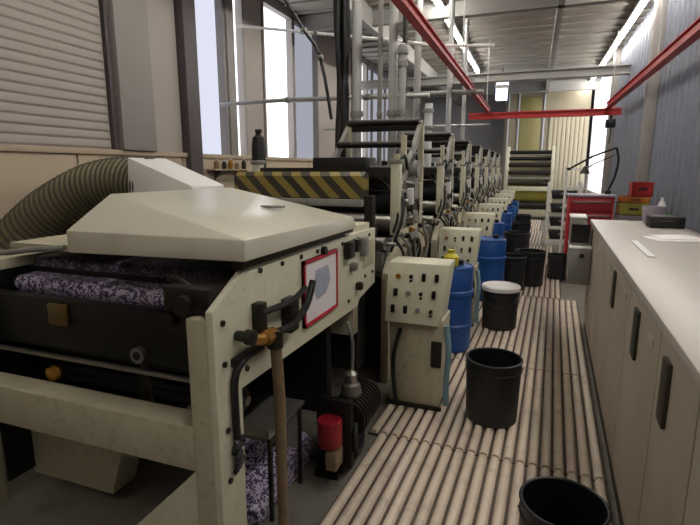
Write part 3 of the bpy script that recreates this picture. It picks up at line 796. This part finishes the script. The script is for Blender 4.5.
sl.build('slatted_panel', 'creamslat', t)
F().box(.4, 1.75, 19.92, 20.0, 3.58, 3.7, .01).build('ledge', 'cream', t)
for x in (-1.05, -.68, .2): F().box(x, x + .05, 19.94, 20.0, 0, 4.4).build('stiffener', 'wallfar', t)

# ---------------------------------------------------------------- overhead red frame, lamp, pipes
t = thing('crane_frame', (0, 12, 2.9), 'red steel overhead rail frame hung from the ceiling across the aisle', 'overhead rail')
F = lambda: MB((0, 12, 2.9))
F().box(-1.20, -1.11, 3.0, 13.1, 2.985, 3.0).box(-1.20, -1.11, 3.0, 13.1, 3.08, 3.095).box(-1.17, -1.14, 3.0, 13.1, 3.0, 3.08).build('rail', 'red', t)
F().box(1.45, 1.56, 3.0, 13.1, 2.985, 3.0).box(1.45, 1.56, 3.0, 13.1, 3.10, 3.115).box(1.485, 1.525, 3.0, 13.1, 3.0, 3.1).build('rail', 'red', t)
F().box(-1.62, 1.78, 12.95, 13.09, 2.83, 2.86).box(-1.62, 1.78, 12.95, 13.09, 2.955, 2.985).box(-1.62, 1.78, 13.0, 13.04, 2.86, 2.955).build('crossbar', 'red', t)
for x in (-1.155, 1.505):
    for y in (4.5, 8.2, 12.5): F().cyl((x, y, 3.09), (x, y, ZC - .04), .012, 8).build('hanger_rod', 'pipe', t)
t = thing('hanging_hoist', (1.58, 13.02, 2.55), 'black chain hoist hanging from the red crossbar end', 'hoist')
F = lambda: MB((1.58, 13.02, 2.55))
F().box(1.48, 1.68, 12.93, 13.11, 2.55, 2.74, .02).build('body', 'black', t)
F().cyl((1.58, 13.02, 2.74), (1.58, 13.02, 2.829), .03, 12).build('trolley_hook', 'dark', t)
F().tube([(1.6, 13.02, 2.55), (1.6, 13.02, 2.35), (1.59, 13.02, 2.2)], .012, 8).build('chain', 'dark', t)
t = thing('hanging_lamp', (-1.05, 16.0, 3.62), 'bluish-white glowing lamp hanging above the far printing decks', 'lamp')
F = lambda: MB((-1.05, 16, 3.62))
F().box(-1.22, -.9, 15.9, 16.2, 3.66, 3.98, .01).box(-1.22, -.88, 15.9, 16.2, 4.08, 4.22, .01).build('diffuser', 'lamp', t)
F().box(-1.24, -.88, 15.92, 16.22, 3.98, 4.08).box(-1.2, -.92, 15.95, 16.17, 4.22, 4.3).build('housing', 'grey', t)
F().cyl((-1.06, 16.05, 4.3), (-1.06, 16.05, ZC - .04), .015, 8).build('hanger_rod', 'dark', t)

def vpipe(x, y, z0, z1, r, label, m='pipe', cap=False, grp='vertical pipes above the press'):
    t = thing('exhaust_pipe', (x, y, z0), label, 'pipe', grp)
    MB((x, y, z0)).cyl((x, y, z0), (x, y, z1), r, 16).build('tube', m, t)
    for z in (1.3, 2.15, z1 - .12): MB((x, y, z0)).cyl((x, y, z), (x, y, z + .05), r * 1.35, 16).build('coupling', 'grey', t)
    if cap: MB((x, y, z0)).lathe([(r * 1.5, 0), (r * 1.6, .03), (r * 1.2, .08), (r * .3, .1)], (x, y, z1), 'z', 16).build('cap', 'grey', t)
vpipe(-1.385, 5.0, 0, ZC - .04, .045, 'pale vertical pipe rising to the ceiling between the first two printing decks')
vpipe(-1.27, 4.93, 0, 2.72, .036, 'short pale pipe with rounded cap between the first two printing decks', cap=True)
vpipe(-1.55, 5.1, 0, ZC - .04, .025, 'thin grey pipe rising to the ceiling beside the pale ceiling-high pipe', 'grey')
vpipe(-1.41, 6.95, 0, 2.5, .055, 'thick white pipe standing between the second and third printing decks', 'white')
vpipe(-1.75, 4.95, 0, ZC - .04, .05, 'grey pipe rising to the ceiling beside the black cable bundle', 'pipe')
vpipe(-1.75, 6.9, 0, ZC - .04, .035, 'thin dark pipe rising to the ceiling between the second and third decks', 'dark')
vpipe(-1.45, 8.85, 0, ZC - .04, .045, 'pale vertical pipe rising to the ceiling between the third and fourth decks')
vpipe(-2.0, 8.8, 0, ZC - .04, .06, 'wide grey pipe rising to the ceiling on the window side of the third deck', 'grey')
vpipe(-1.45, 10.75, 0, ZC - .04, .04, 'pale vertical pipe rising to the ceiling between the fourth and fifth decks')
t = thing('cable_bundle', (-1.93, 5.0, 0), 'thick black cable bundle rising from the floor to the ceiling behind the first deck', 'cable')
for k in range(7):
    a = k * .9; x = -1.93 + .05 * math.cos(a); y = 5.0 + .05 * math.sin(a)
    MB((-1.93, 5.0, 0)).tube([(x, y, 0)] + [(x + random.uniform(-.018, .018), y + random.uniform(-.018, .018), j * .33) for j in range(1, 14)] + [(x, y, ZC - .04)], .03, 8, 3).build('cable', 'rubber', t)
t = thing('air_tank', (-2.95, 5.0, 0), 'tall black cylinder standing by the windows behind the press', 'tank')
MB().lathe([(.05, 0), (.075, .01), (.08, .06), (.08, 1.85), (.065, 1.97), (.03, 2.0), (.03, 2.03)], (0, 0, 0), 'z', 24).build('body', 'rubber', t)
MB().cyl((-.03, 0, 2.04), (.04, 0, 2.04), .022, 12).build('valve', 'dark', t)
# horizontal service pipes
def hpipe(pts, r, label, m='pipe'):
    t = thing('ceiling_conduit', pts[0], label, 'pipe', 'overhead service pipes')
    MB(pts[0]).tube(pts, r, 10, 3).build('tube', m, t)
    b = MB(pts[0])
    for p in pts[1:-1]: b.cyl((p[0] - .03, p[1], p[2]), (p[0] + .03, p[1], p[2]), r * 1.4, 12)
    b.build('bracket', 'grey', t)
hpipe([(-4.55, 6.62, 2.58), (-3.4, 6.62, 2.6), (-2.2, 6.62, 2.58), (-1.34, 6.62, 2.56)], .03, 'pale horizontal pipe from the window wall to the second deck')
hpipe([(-4.55, 7.2, 3.85), (-3.2, 7.2, 3.62), (-2.0, 7.2, 3.42), (-1.36, 7.2, 3.3), (-.6, 7.2, 3.24)], .022, 'thin white conduit sloping down across the press below the ceiling', 'white')
hpipe([(-4.55, 9.1, 2.95), (-3.0, 9.1, 2.95), (-1.5, 9.1, 2.94), (-.9, 9.1, 2.93)], .045, 'thick grey horizontal pipe above the third deck', 'grey')
hpipe([(-4.55, 10.6, 2.5), (-3.0, 10.6, 2.5), (-1.5, 10.6, 2.5), (-.9, 10.6, 2.5)], .025, 'thin pale horizontal pipe above the fourth deck')
hpipe([(-3.3, 5.3, 4.4), (-2.9, 5.4, 3.7), (-2.6, 5.5, 3.2), (-2.42, 5.56, 2.9), (-2.3, 5.6, 2.2)], .02, 'black cable drooping from the ceiling beside the tall windows', 'rubber')

# shelf with bottles under the tall windows
t = thing('wall_shelf', (-4.5, 6.75, 1.6), 'narrow tan shelf with bottles under the tall windows', 'shelf')
MB((-4.5, 6.75, 1.6)).box(-4.568, -4.4, 6.2, 7.3, 1.6, 1.62).build('board', 'wall', t)
for y in (6.4, 7.1): MB((-4.5, 6.75, 1.6)).prism([(-4.568, 1.45), (-4.568, 1.6), (-4.42, 1.6)], 'y', y, y + .02).build('bracket', 'post', t)
for k, (y, m, h_, l) in enumerate(((6.35, 'tan', .15, 'brown bottle at the pillar end of the window shelf'), (6.55, 'dark', .13, 'short dark bottle beside the brown one on the window shelf'), (6.72, 'brass', .16, 'tall amber bottle in the middle of the window shelf'), (6.9, 'tan', .12, 'short brown bottle between amber and black bottles on the window shelf'), (7.1, 'rubber', .16, 'tall black bottle at the far end of the window shelf'))):
    t = thing('bottle', (-4.48, y, 1.6205), l, 'bottle', 'bottles on the window shelf')
    MB().lathe([(.035, 0), (.038, .005), (.038, h_ * .65), (.016, h_ * .82), (.015, h_ * .9)], (0, 0, 0), 'z', 18).build('body', m, t)
    MB().lathe([(.018, h_ * .9), (.018, h_)], (0, 0, 0), 'z', 14).build('cap', 'white', t)

# ---------------------------------------------------------------- world, camera
w = bpy.data.worlds.new('World'); sc.world = w; w.use_nodes = True
w.node_tree.nodes['Background'].inputs['Color'].default_value = (.8, .86, 1, 1)
w.node_tree.nodes['Background'].inputs['Strength'].default_value = 0.5

cam = bpy.data.cameras.new('camera'); co = bpy.data.objects.new('camera', cam); COL.objects.link(co)
cam.sensor_fit = 'HORIZONTAL'; cam.sensor_width = 36.0; cam.lens = 490.0 / 700.0 * 36.0
cam.clip_start = .05
co.location = (0, 0, 1.62)
pitch, yaw = R(10.803), R(20.247)
co.rotation_euler = (R(90) - pitch, 0, yaw)
sc.camera = co
vs = sc.view_settings
vs.view_transform = 'Standard'; vs.look = 'None'; vs.gamma = 1; vs.use_curve_mapping = False
vs.exposure = 0.52
sc.cycles.use_denoising = True
sc.cycles.max_bounces = 8
sc.cycles.sample_clamp_indirect = 4
